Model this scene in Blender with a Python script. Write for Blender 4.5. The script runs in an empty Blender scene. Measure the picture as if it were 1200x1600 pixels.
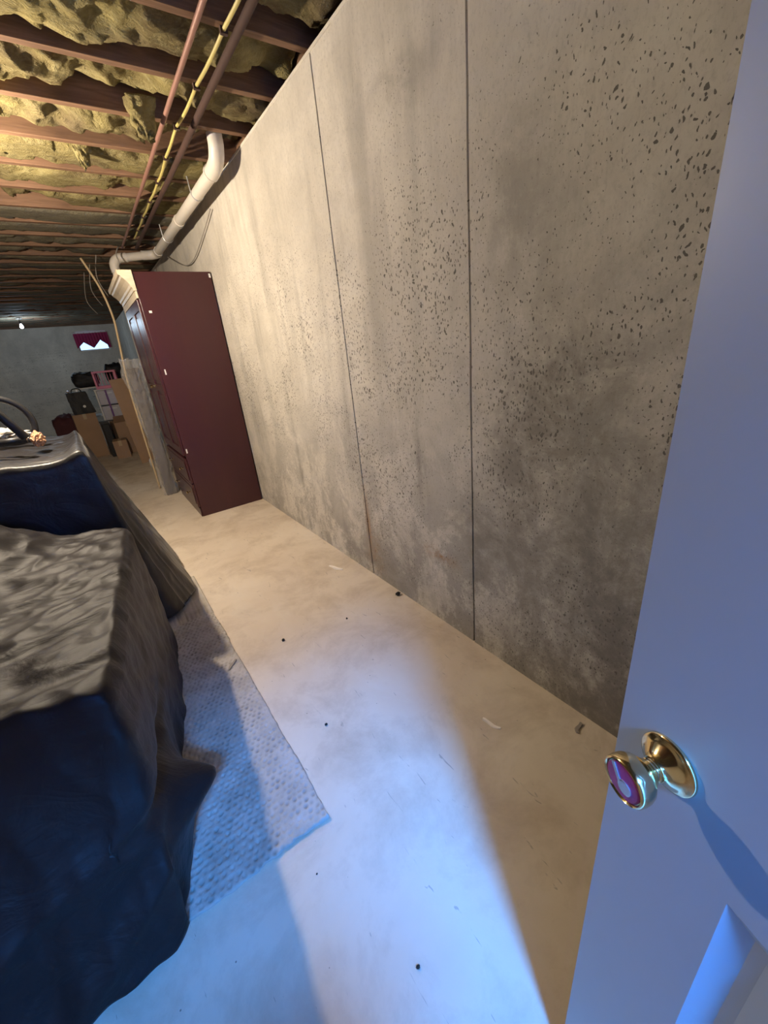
import bpy, bmesh, math, random
import numpy as np
from mathutils import Vector, Matrix, noise

random.seed(7)
S = bpy.context.scene
COL = S.collection
PI = math.pi

# ------------------------------------------------------------------ camera
cam = bpy.data.cameras.new('camera')
cam.sensor_fit = 'VERTICAL'
cam.sensor_height = 36.0
cam.lens = 36.0 * 630.0 / 1600.0
cam.clip_start = 0.02
cam_o = bpy.data.objects.new('camera', cam)
COL.objects.link(cam_o)
d1 = Vector((-478, -216, 630)).normalized()                 # along the wall, in image axes (x right, y down, z forward)
d2 = Vector((157, 1490, 630)); d2 = (d2 - d1 * d2.dot(d1)).normalized()   # straight down
d3 = d2.cross(d1)                                            # towards the concrete wall
cx = Vector((d3.x, d1.x, -d2.x)); cy = -Vector((d3.y, d1.y, -d2.y)); cz = -Vector((d3.z, d1.z, -d2.z))
M = Matrix((cx, cy, cz)).transposed().to_4x4()
M.translation = (0, 0, 1.42)
cam_o.matrix_world = M
S.camera = cam_o

# ------------------------------------------------------------------ world, lights, exposure
w = bpy.data.worlds.new('sky'); S.world = w; w.use_nodes = True
w.node_tree.nodes['Background'].inputs[0].default_value = (0.42, 0.68, 1.0, 1)
w.node_tree.nodes['Background'].inputs[1].default_value = 2.2

S.view_settings.view_transform = 'Standard'
S.view_settings.look = 'None'
S.view_settings.exposure = 0.0
S.view_settings.gamma = 1.0
S.view_settings.use_curve_mapping = False

def area(name, loc, target, sx, sy, power, color):
    l = bpy.data.lights.new(name, 'AREA'); l.shape = 'RECTANGLE'; l.size = sx; l.size_y = sy
    l.energy = power; l.color = color
    o = bpy.data.objects.new(name, l); COL.objects.link(o)
    o.location = loc
    o.rotation_euler = (Vector(target) - Vector(loc)).to_track_quat('-Z', 'Y').to_euler()
    return o
# daylight falling through the stair hatch outside the doorway
area('hatch_daylight', (-0.56, -1.97, 3.40), (0.35, 0.6, 0.0), 0.60, 0.60, 760, (0.055, 0.31, 1.0))

BULB = (-0.40, 3.02, 2.20)
BULB_POWER = 186
FAR_BULB = (-0.66, 12.0, 2.44)
FAR_POWER = 24

# ------------------------------------------------------------------ helpers
def tag(o, label=None, cat=None, group=None, kind=None):
    if label: o['label'] = label
    if cat: o['category'] = cat
    if group: o['group'] = group
    if kind: o['kind'] = kind
    return o

def empty(name, loc=(0, 0, 0), rz=0.0):
    o = bpy.data.objects.new(name, None); COL.objects.link(o)
    o.location = loc; o.rotation_euler = (0, 0, rz)
    o.empty_display_size = 0.05
    return o

def mesh_obj(name, verts, faces, mat, parent=None, smooth=False, loc=None):
    me = bpy.data.meshes.new(name)
    me.from_pydata([tuple(v) for v in verts], [], [tuple(f) for f in faces])
    me.update()
    if smooth:
        me.polygons.foreach_set('use_smooth', [True] * len(me.polygons))
    o = bpy.data.objects.new(name, me); COL.objects.link(o)
    if mat: me.materials.append(mat)
    if parent: o.parent = parent
    if loc: o.location = loc
    return o

class MB:
    def __init__(self): self.v = []; self.f = []
    def add(self, vs, fs):
        n = len(self.v); self.v += [tuple(v) for v in vs]; self.f += [tuple(i + n for i in f) for f in fs]; return self
    def box(self, x0, x1, y0, y1, z0, z1, m=None):
        vs = [Vector(p) for p in ((x0,y0,z0),(x1,y0,z0),(x1,y1,z0),(x0,y1,z0),(x0,y0,z1),(x1,y0,z1),(x1,y1,z1),(x0,y1,z1))]
        if m: vs = [m @ v for v in vs]
        return self.add(vs, [(0,3,2,1),(4,5,6,7),(0,1,5,4),(1,2,6,5),(2,3,7,6),(3,0,4,7)])
    def tube(self, pts, r, seg=10, cap=True):
        pts = [Vector(p) for p in pts]; n = len(pts)
        rr = r if hasattr(r, '__len__') else [r] * n
        t0 = (pts[1] - pts[0]).normalized()
        up = Vector((0, 0, 1)) if abs(t0.z) < 0.9 else Vector((1, 0, 0))
        a = t0.cross(up).normalized(); vs = []; fs = []
        for i, p in enumerate(pts):
            t = (pts[min(i + 1, n - 1)] - pts[max(i - 1, 0)]).normalized()
            a = (a - t * a.dot(t)).normalized(); b = t.cross(a)
            for k in range(seg):
                an = 2 * PI * k / seg
                vs.append(p + (a * math.cos(an) + b * math.sin(an)) * rr[i])
        for i in range(n - 1):
            for k in range(seg):
                k2 = (k + 1) % seg
                fs.append((i*seg+k, i*seg+k2, (i+1)*seg+k2, (i+1)*seg+k))
        if cap:
            fs.append(tuple(range(seg - 1, -1, -1))); fs.append(tuple((n-1)*seg + k for k in range(seg)))
        return self.add(vs, fs)
    def lathe(self, prof, m=None, seg=32):
        # prof: list of (r, h) along local z
        vs = []; fs = []; n = len(prof)
        for r, h in prof:
            for k in range(seg):
                an = 2 * PI * k / seg
                v = Vector((r * math.cos(an), r * math.sin(an), h)); vs.append(m @ v if m else v)
        for i in range(n - 1):
            for k in range(seg):
                k2 = (k + 1) % seg
                fs.append((i*seg+k, i*seg+k2, (i+1)*seg+k2, (i+1)*seg+k))
        fs.append(tuple(range(seg - 1, -1, -1))); fs.append(tuple((n-1)*seg + k for k in range(seg)))
        return self.add(vs, fs)
    def build(self, name, mat, parent=None, smooth=False, bevel=0.0, loc=None):
        o = mesh_obj(name, self.v, self.f, mat, parent, smooth, loc)
        if bevel:
            b = o.modifiers.new('bevel', 'BEVEL'); b.width = bevel; b.segments = 2; b.limit_method = 'ANGLE'
        return o

def autosmooth(o, deg=40):
    me = o.data
    bm = bmesh.new(); bm.from_mesh(me)
    for f in bm.faces: f.smooth = True
    for e in bm.edges:
        if len(e.link_faces) == 2 and e.calc_face_angle() > math.radians(deg): e.smooth = False
    bm.to_mesh(me); bm.free()
    return o

def fbm(p, oct=4, lac=2.0, gain=0.5):
    s = 0; a = 1; q = Vector(p)
    for _ in range(oct):
        s += a * noise.noise(q); q = q * lac; a *= gain
    return s

def bez(pts, n=12):
    # Catmull-Rom through the points
    P = [Vector(p) for p in pts]; out = []
    for i in range(len(P) - 1):
        p0 = P[max(i-1, 0)]; p1 = P[i]; p2 = P[i+1]; p3 = P[min(i+2, len(P)-1)]
        for k in range(n):
            t = k / n
            out.append(0.5 * ((2*p1) + (p2-p0)*t + (2*p0-5*p1+4*p2-p3)*t*t + (3*p1-p0-3*p2+p3)*t**3))
    out.append(P[-1]); return out

# ------------------------------------------------------------------ materials
class NT:
    def __init__(self, name):
        self.m = bpy.data.materials.new(name); self.m.use_nodes = True
        self.t = self.m.node_tree; self.b = self.t.nodes['Principled BSDF']
        tc = self.t.nodes.new('ShaderNodeTexCoord'); self.co = tc.outputs['Object']
    def n(self, typ, **kw):
        x = self.t.nodes.new(typ)
        for k, v in kw.items(): setattr(x, k, v)
        return x
    def link(self, a, b): self.t.links.new(a, b)
    def mapping(self, scale=(1,1,1), loc=(0,0,0), rot=(0,0,0), src=None):
        x = self.n('ShaderNodeMapping'); x.inputs['Scale'].default_value = scale; x.inputs['Location'].default_value = loc
        x.inputs['Rotation'].default_value = rot
        self.link(src or self.co, x.inputs['Vector']); return x.outputs[0]
    def noise(self, scale, detail=4, rough=0.55, dist=0.0, src=None):
        x = self.n('ShaderNodeTexNoise'); x.inputs['Scale'].default_value = scale; x.inputs['Detail'].default_value = detail
        x.inputs['Roughness'].default_value = rough; x.inputs['Distortion'].default_value = dist
        self.link(src or self.co, x.inputs['Vector']); return x.outputs['Fac']
    def vor(self, scale, src=None, feature='F1'):
        x = self.n('ShaderNodeTexVoronoi', feature=feature, voronoi_dimensions='2D'); x.inputs['Scale'].default_value = scale
        self.link(src or self.co, x.inputs['Vector']); return x
    def ramp(self, fac, stops, interp='LINEAR'):
        x = self.n('ShaderNodeValToRGB'); x.color_ramp.interpolation = interp
        el = x.color_ramp.elements
        while len(el) < len(stops): el.new(0.5)
        for e, (p, c) in zip(el, stops):
            e.position = p; e.color = (c, c, c, 1) if not hasattr(c, '__len__') else (c[0], c[1], c[2], 1)
        self.link(fac, x.inputs['Fac']); return x.outputs['Color']
    def math(self, op, a, b=None, clamp=False):
        x = self.n('ShaderNodeMath', operation=op, use_clamp=clamp)
        for i, q in enumerate((a, b)):
            if q is None: continue
            if isinstance(q, (int, float)): x.inputs[i].default_value = q
            else: self.link(q, x.inputs[i])
        return x.outputs[0]
    def mix(self, fac, a, b, mode='MIX'):
        x = self.n('ShaderNodeMix', data_type='RGBA', blend_type=mode)
        for s, q in ((x.inputs['Factor'], fac), (x.inputs['A'], a), (x.inputs['B'], b)):
            if isinstance(q, (int, float)): s.default_value = q
            elif isinstance(q, (tuple, list)): s.default_value = (q[0], q[1], q[2], 1)
            else: self.link(q, s)
        return x.outputs['Result']
    def sep(self):
        x = self.n('ShaderNodeSeparateXYZ'); self.link(self.co, x.inputs[0]); return x.outputs
    def bump(self, h, strength=0.3, dist=0.01, prev=None):
        x = self.n('ShaderNodeBump'); x.inputs['Strength'].default_value = strength; x.inputs['Distance'].default_value = dist
        self.link(h, x.inputs['Height'])
        if prev: self.link(prev, x.inputs['Normal'])
        return x.outputs[0]
    def out(self, color=None, rough=None, normal=None, metal=0.0, spec=None, **kw):
        b = self.b
        if color is not None:
            if isinstance(color, (tuple, list)): b.inputs['Base Color'].default_value = (*color[:3], 1)
            else: self.link(color, b.inputs['Base Color'])
        if rough is not None:
            if isinstance(rough, (int, float)): b.inputs['Roughness'].default_value = rough
            else: self.link(rough, b.inputs['Roughness'])
        if normal is not None: self.link(normal, b.inputs['Normal'])
        b.inputs['Metallic'].default_value = metal
        if spec is not None: b.inputs['Specular IOR Level'].default_value = spec
        for k, v in kw.items():
            b.inputs[k.replace('_', ' ')].default_value = v
        return self.m

def simple(name, col, rough=0.5, metal=0.0, var=0.12, scale=8.0, bump=0.0, **kw):
    t = NT(name)
    f = t.noise(scale, 4)
    c = t.mix(f, tuple(x * (1 - var) for x in col), tuple(min(1, x * (1 + var)) for x in col))
    nrm = t.bump(t.noise(scale * 6, 3), bump, 0.005) if bump else None
    return t.out(c, rough, nrm, metal, **kw)

def mat_wall(name='concrete_wall'):
    t = NT(name); X, Y, Z = t.sep()
    big = t.noise(1.3, 6, 0.62)
    med = t.noise(5.0, 6, 0.6, 0.4)
    streak = t.noise(1.0, 5, 0.6, 0.3, t.mapping((1, 5.0, 0.7)))
    c = t.mix(t.ramp(big, [(0.36, 0.0), (0.66, 1.0)]), (0.50, 0.46, 0.40), (0.65, 0.605, 0.53))
    c = t.mix(t.math('MULTIPLY', t.ramp(med, [(0.45, 0.0), (0.75, 1.0)]), 0.35), c, (0.31, 0.285, 0.25))
    c = t.mix(t.math('MULTIPLY', t.ramp(streak, [(0.52, 0.0), (0.68, 1.0)]), 0.45), c, (0.27, 0.25, 0.22))
    # damp blotches, mostly in the lower half of the wall
    low = t.ramp(t.math('ADD', t.math('MULTIPLY', Z, 0.4), t.math('MULTIPLY', Y, 0.06)), [(0.05, 1.0), (0.70, 0.0)])
    damp = t.math('MULTIPLY', t.ramp(t.noise(2.6, 12, 0.80, 0.25, t.mapping((1, 1.0, 0.75), (3, 1, 2))), [(0.46, 0.0), (0.53, 1.0)]), low)
    c = t.mix(t.math('MULTIPLY', damp, 0.66), c, (0.17, 0.155, 0.14))
    # rough pitted clouds
    cloud = t.ramp(t.noise(2.2, 4, 0.6, 0.0, t.mapping((1, 1, 1), (7, 2, 5))), [(0.36, 0.0), (0.60, 1.0)])
    cloud = t.math('MULTIPLY', cloud, t.ramp(t.math('MULTIPLY', Z, 0.4), [(0.0, 0.55), (0.45, 1.0), (0.72, 0.9), (0.95, 0.35)]))
    # bug holes: three sizes of elongated voids, warped so that they are not round
    warp = t.n('ShaderNodeTexNoise'); warp.inputs['Scale'].default_value = 30; warp.inputs['Detail'].default_value = 4; t.link(t.co, warp.inputs['Vector'])
    vm = t.n('ShaderNodeVectorMath', operation='SCALE'); t.link(warp.outputs['Color'], vm.inputs[0]); vm.inputs['Scale'].default_value = 0.032
    va = t.n('ShaderNodeVectorMath', operation='ADD'); t.link(t.co, va.inputs[0]); t.link(vm.outputs[0], va.inputs[1])
    holes = None
    for sc, r0, keep, st in ((9.0, 0.034, 0.40, 0.42), (19.0, 0.066, 0.15, 0.42), (38.0, 0.135, 0.08, 0.45), (80.0, 0.24, 0.10, 0.6)):
        sx_ = t.n('ShaderNodeSeparateXYZ'); t.link(va.outputs[0], sx_.inputs[0])
        cb_ = t.n('ShaderNodeCombineXYZ'); t.link(sx_.outputs[1], cb_.inputs[0]); t.link(t.math('MULTIPLY', sx_.outputs[2], st), cb_.inputs[1])
        v = t.vor(sc, cb_.outputs[0])
        cs = t.n('ShaderNodeSeparateColor'); t.link(v.outputs['Color'], cs.inputs[0])
        sz = t.math('MULTIPLY', t.math('MULTIPLY', t.math('SUBTRACT', cs.outputs[0], keep, True), 1 / (1 - keep)), r0)
        sz = t.math('MULTIPLY', sz, t.math('ADD', t.math('MULTIPLY', cloud, 0.75 if sc < 30 else 1.2), 0.45 if sc < 30 else 0.25))
        sz = t.math('MULTIPLY', sz, t.ramp(t.math('MULTIPLY', Z, 0.4), [(0.0, 0.85), (0.45, 1.0), (0.70, 0.9), (0.90, 0.55), (1.0, 0.4)]))
        h = t.math('MULTIPLY', t.math('SUBTRACT', sz, v.outputs['Distance']), 40.0, True)
        holes = h if holes is None else t.math('MAXIMUM', holes, h)
    c = t.mix(t.math('MULTIPLY', holes, 0.85), c, (0.075, 0.066, 0.058))
    # rust: run below the second joint, blot near the floor
    def gauss(y0, z0, sy, sz):
        a = t.math('POWER', t.math('MULTIPLY', t.math('SUBTRACT', Y, y0), 1 / sy), 2)
        b = t.math('POWER', t.math('MULTIPLY', t.math('SUBTRACT', Z, z0), 1 / sz), 2)
        return t.math('EXPONENT' if False else 'POWER', 2.718, t.math('MULTIPLY', t.math('ADD', a, b), -1.0))
    nb = t.ramp(t.noise(22, 6, 0.7, 0.5), [(0.40, 0.0), (0.62, 1.0)])
    rust = t.math('MULTIPLY', gauss(2.0, 0.33, 0.022, 0.24), 0.75)
    rust = t.math('MAXIMUM', rust, t.math('MULTIPLY', t.math('MULTIPLY', gauss(1.96, 0.15, 0.10, 0.18), nb), 0.5))
    rust = t.math('MAXIMUM', rust, t.math('MULTIPLY', t.math('MULTIPLY', gauss(1.345, 0.40, 0.10, 0.035), nb), 1.0))
    c = t.mix(t.math('MULTIPLY', rust, 0.85, True), c, (0.34, 0.17, 0.055))
    for (y0, z0, sy, sz, a) in ((1.46, 0.86, 0.018, 0.22, 0.55), (1.10, 0.45, 0.06, 0.4, 0.5), (0.55, 0.75, 0.42, 0.75, 0.55), (0.35, 0.2, 0.7, 0.45, 0.75), (0.85, 1.02, 0.20, 0.34, 0.6), (0.72, 1.28, 0.16, 0.10, 0.6), (0.95, 1.75, 0.14, 0.22, 0.4), (1.42, 2.25, 0.16, 0.07, 0.35), (1.9, 0.12, 0.6, 0.22, 0.4), (0.99, 0.62, 0.10, 0.10, 0.45), (2.93, 0.6, 0.03, 0.6, 0.4)):
        c = t.mix(t.math('MULTIPLY', gauss(y0, z0, sy, sz), t.math('MULTIPLY', t.ramp(t.noise(5.0, 12, 0.8, 0.3), [(0.42, 0.25), (0.56, 1.0)]), a), True), c, (0.15, 0.135, 0.12))
    grain = t.noise(60, 6, 0.7, 0.3, t.mapping((1, 1.6, 1)))
    c = t.mix(t.math('MULTIPLY', t.ramp(grain, [(0.50, 0.0), (0.72, 1.0)]), 0.35), c, (0.25, 0.225, 0.195))
    hgt = t.math('SUBTRACT', t.math('MULTIPLY', t.noise(45, 5, 0.6), 0.25), t.math('MULTIPLY', holes, 1.0))
    return t.out(c, 0.9, t.bump(hgt, 0.55, 0.006), spec=0.25)

def mat_floor():
    t = NT('concrete_floor'); X, Y, Z = t.sep()
    big = t.noise(1.1, 6, 0.6, 0.3); med = t.noise(3.2, 8, 0.68, 0.35)
    c = t.mix(t.ramp(big, [(0.35, 0.0), (0.65, 1.0)]), (0.60, 0.50, 0.39), (0.71, 0.62, 0.505))
    c = t.mix(t.math('MULTIPLY', t.ramp(med, [(0.46, 0.0), (0.68, 1.0)]), 0.60), c, (0.40, 0.305, 0.215))
    c = t.mix(t.math('MULTIPLY', t.ramp(t.noise(2.0, 8, 0.72, 0.7, t.mapping((1.6, 0.7, 1))), [(0.55, 0.0), (0.66, 1.0)]), 0.30), c, (0.68, 0.62, 0.54))
    # dark scuff marks and trowel scratches
    sc = t.ramp(t.noise(16, 3, 0.5, 1.5, t.mapping((2.4, 0.55, 1), rot=(0, 0, 0.5))), [(0.69, 0.0), (0.73, 1.0)])
    c = t.mix(t.math('MULTIPLY', sc, 0.5), c, (0.17, 0.15, 0.13))
    v = t.vor(7.0); cs = t.n('ShaderNodeSeparateColor'); t.link(v.outputs['Color'], cs.inputs[0])
    dots = t.math('MULTIPLY', t.math('SUBTRACT', t.math('MULTIPLY', t.math('SUBTRACT', cs.outputs[1], 0.6, True), 0.05), v.outputs['Distance']), 120, True)
    c = t.mix(t.math('MULTIPLY', dots, 0.75), c, (0.09, 0.075, 0.06))
    nrm = t.bump(t.noise(30, 6, 0.6), 0.12, 0.004)
    return t.out(c, t.ramp(med, [(0.3, 0.42), (0.7, 0.62)]), nrm, spec=0.4)

def mat_wood(name, a, b, axis=(1, 14, 14), rough=0.7):
    t = NT(name)
    f = t.noise(3.0, 6, 0.65, 1.0, t.mapping(axis))
    g = t.noise(1.2, 3)
    c = t.mix(t.ramp(f, [(0.3, 0.0), (0.7, 1.0)]), a, b)
    c = t.mix(t.math('MULTIPLY', t.ramp(g, [(0.45, 0), (0.7, 1)]), 0.4), c, tuple(x * 0.5 for x in a))
    return t.out(c, rough, t.bump(f, 0.2, 0.004), spec=0.3)

def mat_insul(name='fiberglass_insulation', grey=0.0):
    t = NT(name)
    a = t.noise(3.2, 5, 0.6, 0.6); b = t.noise(11, 6, 0.68, 1.6, t.mapping((0.8, 1.5, 1.2), rot=(0, 0, 0.6))); g = t.noise(70, 3, 0.7, 1.0)
    c = t.mix(t.ramp(a, [(0.38, 0.0), (0.62, 1.0)]), (0.13, 0.10, 0.05), (0.27, 0.225, 0.095))
    c = t.mix(t.math('MULTIPLY', t.ramp(b, [(0.45, 0.0), (0.7, 1.0)]), 0.6), c, (0.36, 0.32, 0.165))
    c = t.mix(t.math('MULTIPLY', t.ramp(t.noise(2.0, 4, 0.6, 0.3, t.mapping((1, 1, 1), (4, 8, 1))), [(0.52, 0.0), (0.66, 1.0)]), 0.65), c, (0.12, 0.09, 0.06))
    if grey: c = t.mix(grey, c, (0.155, 0.145, 0.125))
    h = t.math('ADD', t.math('MULTIPLY', b, 1.0), t.math('MULTIPLY', g, 0.35))
    return t.out(c, 0.95, t.bump(h, 0.9, 0.025), spec=0.1)

def mat_cover(name, col, rough, sheen, wr=1.0, seedloc=(0, 0, 0), spec=0.27):
    t = NT(name)
    n1 = t.noise(5.0, 4, 0.55, 1.6, t.mapping((1.0, 1.7, 1.0), seedloc, (0, 0, 0.5)))
    n2 = t.noise(16.0, 3, 0.5, 2.2, t.mapping((1.6, 0.8, 0.7), seedloc))
    cr = t.math('ABSOLUTE', t.math('SUBTRACT', t.noise(4.0, 3, 0.5, 2.0, t.mapping((0.8, 2.2, 1.2), seedloc, (0, 0, 0.35))), 0.5))
    cr = t.ramp(cr, [(0.0, 0.0), (0.06, 1.0)])
    h = t.math('ADD', t.math('ADD', t.math('MULTIPLY', n1, 0.9), t.math('MULTIPLY', n2, 0.05)), t.math('MULTIPLY', cr, 0.07))
    c = t.mix(t.noise(2.0, 4), tuple(x * 0.85 for x in col), tuple(x * 1.15 for x in col))
    return t.out(c, rough, t.bump(h, 0.35 * wr, 0.025), spec=spec, Sheen_Weight=sheen, Sheen_Roughness=0.4)

MW = mat_wall(); MF = mat_floor()
MJ = mat_wood('joist_pine', (0.13, 0.072, 0.042), (0.27, 0.155, 0.095))
MSUB = mat_wood('subfloor_plywood', (0.20, 0.13, 0.075), (0.33, 0.22, 0.13), (2, 10, 2))
MI = mat_insul(); MI2 = mat_insul('grey_insulation', 0.7)  # second insulation tone, mixed towards grey for the far bays
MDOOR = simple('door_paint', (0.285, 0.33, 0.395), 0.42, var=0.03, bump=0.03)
MTRIM = simple('white_trim', (0.62, 0.61, 0.58), 0.6, var=0.08, bump=0.1)
MSILL = simple('sill_strip', (0.62, 0.58, 0.50), 0.85, var=0.2, scale=20, bump=0.3)
MBRASS = simple('polished_brass', (0.78, 0.66, 0.40), 0.12, 1.0, var=0.05)
MPURP = simple('purple_reflection', (0.26, 0.03, 0.20), 0.25, var=0.3, scale=120)  # colour of a reflection on the knob face, painted on a disc
MSILV = simple('silver_button', (0.62, 0.58, 0.62), 0.25, 0.8, var=0.1, scale=60)
MPVC = simple('pvc_pipe', (0.66, 0.61, 0.54), 0.42, var=0.12, scale=5)
MCOPPER = simple('old_copper', (0.25, 0.13, 0.10), 0.55, 0.2, var=0.3, scale=6)
MIRON = simple('black_iron', (0.055, 0.026, 0.019), 0.85, 0.0, var=0.3)
MYEL = simple('yellow_cable_jacket', (0.50, 0.42, 0.14), 0.5, var=0.3, scale=3)
MGREY = simple('grey_cable_jacket', (0.34, 0.31, 0.27), 0.55, var=0.2)
MBLACK = simple('black_plastic', (0.018, 0.018, 0.021), 0.42, var=0.3)
MBAG = simple('black_bag_fabric', (0.014, 0.014, 0.017), 0.62, var=0.4, bump=0.3)
MCARD = simple('cardboard', (0.36, 0.23, 0.14), 0.85, var=0.14, scale=5, bump=0.08)
MTAPE = simple('packing_tape', (0.46, 0.34, 0.20), 0.3, var=0.1)
MWHITE = simple('white_plastic', (0.72, 0.72, 0.70), 0.4, var=0.06)
MFROST = simple('frosted_drawer', (0.55, 0.53, 0.56), 0.45, var=0.15)
MPURF = simple('purple_plastic', (0.16, 0.05, 0.22), 0.45, var=0.15)
MPINK = simple('pink_plastic', (0.72, 0.20, 0.34), 0.45, var=0.08)
MMAROON = simple('maroon_fabric', (0.085, 0.022, 0.028), 0.8, var=0.3, bump=0.3)
MCHERRY = NT('cherry_lacquer')
_f = MCHERRY.noise(2.0, 5, 0.6, 0.5, MCHERRY.mapping((3, 3, 0.35)))
MCHERRY = MCHERRY.out(MCHERRY.mix(_f, (0.040, 0.0100, 0.0125), (0.060, 0.0150, 0.0170)), 0.30, spec=0.5)
MCREAM = mat_wood('cream_crown', (0.60, 0.50, 0.36), (0.72, 0.62, 0.47), (2, 2, 9), 0.4)
MSTICK = mat_wood('pale_stick', (0.52, 0.38, 0.21), (0.66, 0.50, 0.30), (12, 12, 1))
MPAPER = simple('kraft_paper', (0.56, 0.30, 0.17), 0.8, var=0.2, scale=14, bump=0.4)
MCRUMP = simple('crumpled_white_paper', (0.62, 0.58, 0.53), 0.7, var=0.15, scale=12, bump=0.5)
MCOV1 = mat_cover('taupe_cover_nylon', (0.0115, 0.0085, 0.0095), 0.54, 0.04, 0.7)
MCOV2 = mat_cover('black_cover_nylon', (0.010, 0.009, 0.011), 0.45, 0.08, 0.7, (3, 5, 1), 0.50)
MMAT = NT('white_floor_mat')
_a = MMAT.noise(7, 6, 0.65); _b = MMAT.noise(120, 3, 0.7)
_c = MMAT.mix(MMAT.ramp(_a, [(0.4, 0.0), (0.7, 1.0)]), (0.50, 0.46, 0.41), (0.34, 0.305, 0.265))
_g = MMAT.n('ShaderNodeAttribute', attribute_name='dimple_shade')
_c = MMAT.mix(MMAT.math('MULTIPLY', _g.outputs['Fac'], 0.75), _c, (0.12, 0.105, 0.09))  # shade of the dimples painted into the mat colour
MMAT = MMAT.out(_c, 0.9, MMAT.bump(_b, 0.5, 0.004), spec=0.15)
MDIRT = simple('dark_crumb', (0.035, 0.028, 0.022), 0.9, var=0.4)
MCHIP = simple('pale_wood_sliver', (0.88, 0.82, 0.76), 0.7, var=0.05)
MCHIP2 = simple('grey_wood_chip', (0.30, 0.26, 0.22), 0.8, var=0.2)
MFILM = NT('clear_wrap_film')
_h = MFILM.noise(14, 4, 0.6, 2.5)
MFILM = MFILM.out((0.60, 0.56, 0.53), 0.12, MFILM.bump(_h, 1.0, 0.04), spec=0.8, Alpha=0.30)
MBOARD = simple('grey_panel_board', (0.10, 0.088, 0.088), 0.3, var=0.3, scale=4)
MGLASS = NT('window_glass').out((0.9, 0.95, 1.0), 0.05, Transmission_Weight=1.0, IOR=1.05)
MCURT = simple('maroon_curtain', (0.30, 0.02, 0.09), 0.85, var=0.25, scale=14)
MCURT.node_tree.nodes['Principled BSDF'].inputs['Transmission Weight'].default_value = 0.0
MSTEEL = simple('galvanised_steel', (0.5, 0.5, 0.5), 0.45, 0.8, var=0.1)
MSTAIR = simple('stair_concrete', (0.70, 0.73, 0.77), 0.9, var=0.05, bump=0.2)
def emis(name, col, s):
    t = NT(name); t.out(col, 0.3); t.b.inputs['Emission Color'].default_value = (*col, 1); t.b.inputs['Emission Strength'].default_value = s
    return t.m
MBULB = emis('lit_bulb_warm', (1.0, 0.80, 0.55), 14)
MBULB2 = emis('lit_bulb_cool', (0.80, 0.90, 1.0), 60)

# ------------------------------------------------------------------ room shell
XW = 1.2; YF = 14.0; YN = -0.62; XL = -5.2; ZT = 2.57; ZJ = 2.61
floor = MB().box(XL - .2, XW + .2, YN - 2.6, YF + .2, -0.12, 0).build('floor', MF); tag(floor, kind='structure')

# right wall: form panels, each a slab with a recessed joint to the next
wall_r = MB().box(XW + .028, XW + .28, YN - .1, YF + .2, 0, ZT).build('wall_right', simple('joint_concrete', (0.045, 0.04, 0.036), 0.9)); tag(wall_r, kind='structure')
joints = [YN - .1, 0.225, 1.118, 2.006, 2.912, 3.77, 4.68, 5.59, 6.5, 7.4, 8.3, 9.2, 10.1, 11.0, 11.9, 12.8, 13.7, YF]
gaps = [0.004, 0.005, 0.0100, 0.0085, 0.0015, 0.0012] + [0.001] * 20
for i in range(len(joints) - 1):
    y0, y1 = joints[i], joints[i + 1]
    g0, g1 = gaps[i] / 2, gaps[i + 1] / 2
    # edges wander slightly like real form joints
    n = 26; vs = []; fs = []
    prou = random.uniform(-0.0012, 0.0012)
    for k in range(n + 1):
        z = ZT * k / n
        a = y0 + g0 + 0.0035 * noise.noise((y0 * 9, z * 2.3, 1)) + 0.0012 * noise.noise((y0, z * 20, 5)) * (g0 > .002)
        b = y1 - g1 + 0.0035 * noise.noise((y1 * 9, z * 2.3, 1)) + 0.0012 * noise.noise((y1, z * 17, 9)) * (g1 > .002)
        x = XW - 0.002 + prou
        vs += [(x, a, z), (x, b, z), (XW + .03, a, z), (XW + .03, b, z)]
    for k in range(n):
        q = 4 * k
        fs += [(q, q+4, q+5, q+1), (q, q+2, q+6, q+4), (q+1, q+5, q+7, q+3)]
    fs += [(0, 1, 3, 2), (4*n, 4*n+2, 4*n+3, 4*n+1)]
    mesh_obj('form_panel', vs, fs, MW, wall_r)

sill = MB()
sill.box(XW - .006, XW + .16, YN, YF, ZT, ZT + .014)
sill = sill.build('trim_1', MSILL, bevel=.003); tag(sill, kind='structure')

# far wall with the window opening
WX0, WX1, WZ0, WZ1 = 0.22, 0.93, 1.95, 2.43
fw = MB()
fw.box(XL, WX0, YF, YF + .22, 0, ZT); fw.box(WX1, XW + .03, YF, YF + .22, 0, ZT)
fw.box(WX0, WX1, YF, YF + .22, 0, WZ0); fw.box(WX0, WX1, YF, YF + .22, WZ1, ZT)
MFAR = mat_wall('far_concrete')
fw = fw.build('wall_far', MFAR); tag(fw, kind='structure')
wl = MB().box(XL - .2, XL, YN - .1, YF + .2, 0, ZT).build('wall_left', MFAR); tag(wl, kind='structure')
rim = MB().box(XW + .03, XW + .16, YN, YF, ZT + .014, ZJ).box(XW + .10, XW + .16, YN, YF, ZJ, ZJ + .24).box(XL - .1, XL, YN, YF, ZT, ZJ + .24).box(XL, XW + .1, YF + .1, YF + .16, ZT, ZJ + .24).build('trim_2', MJ); tag(rim, kind='structure')

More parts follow.
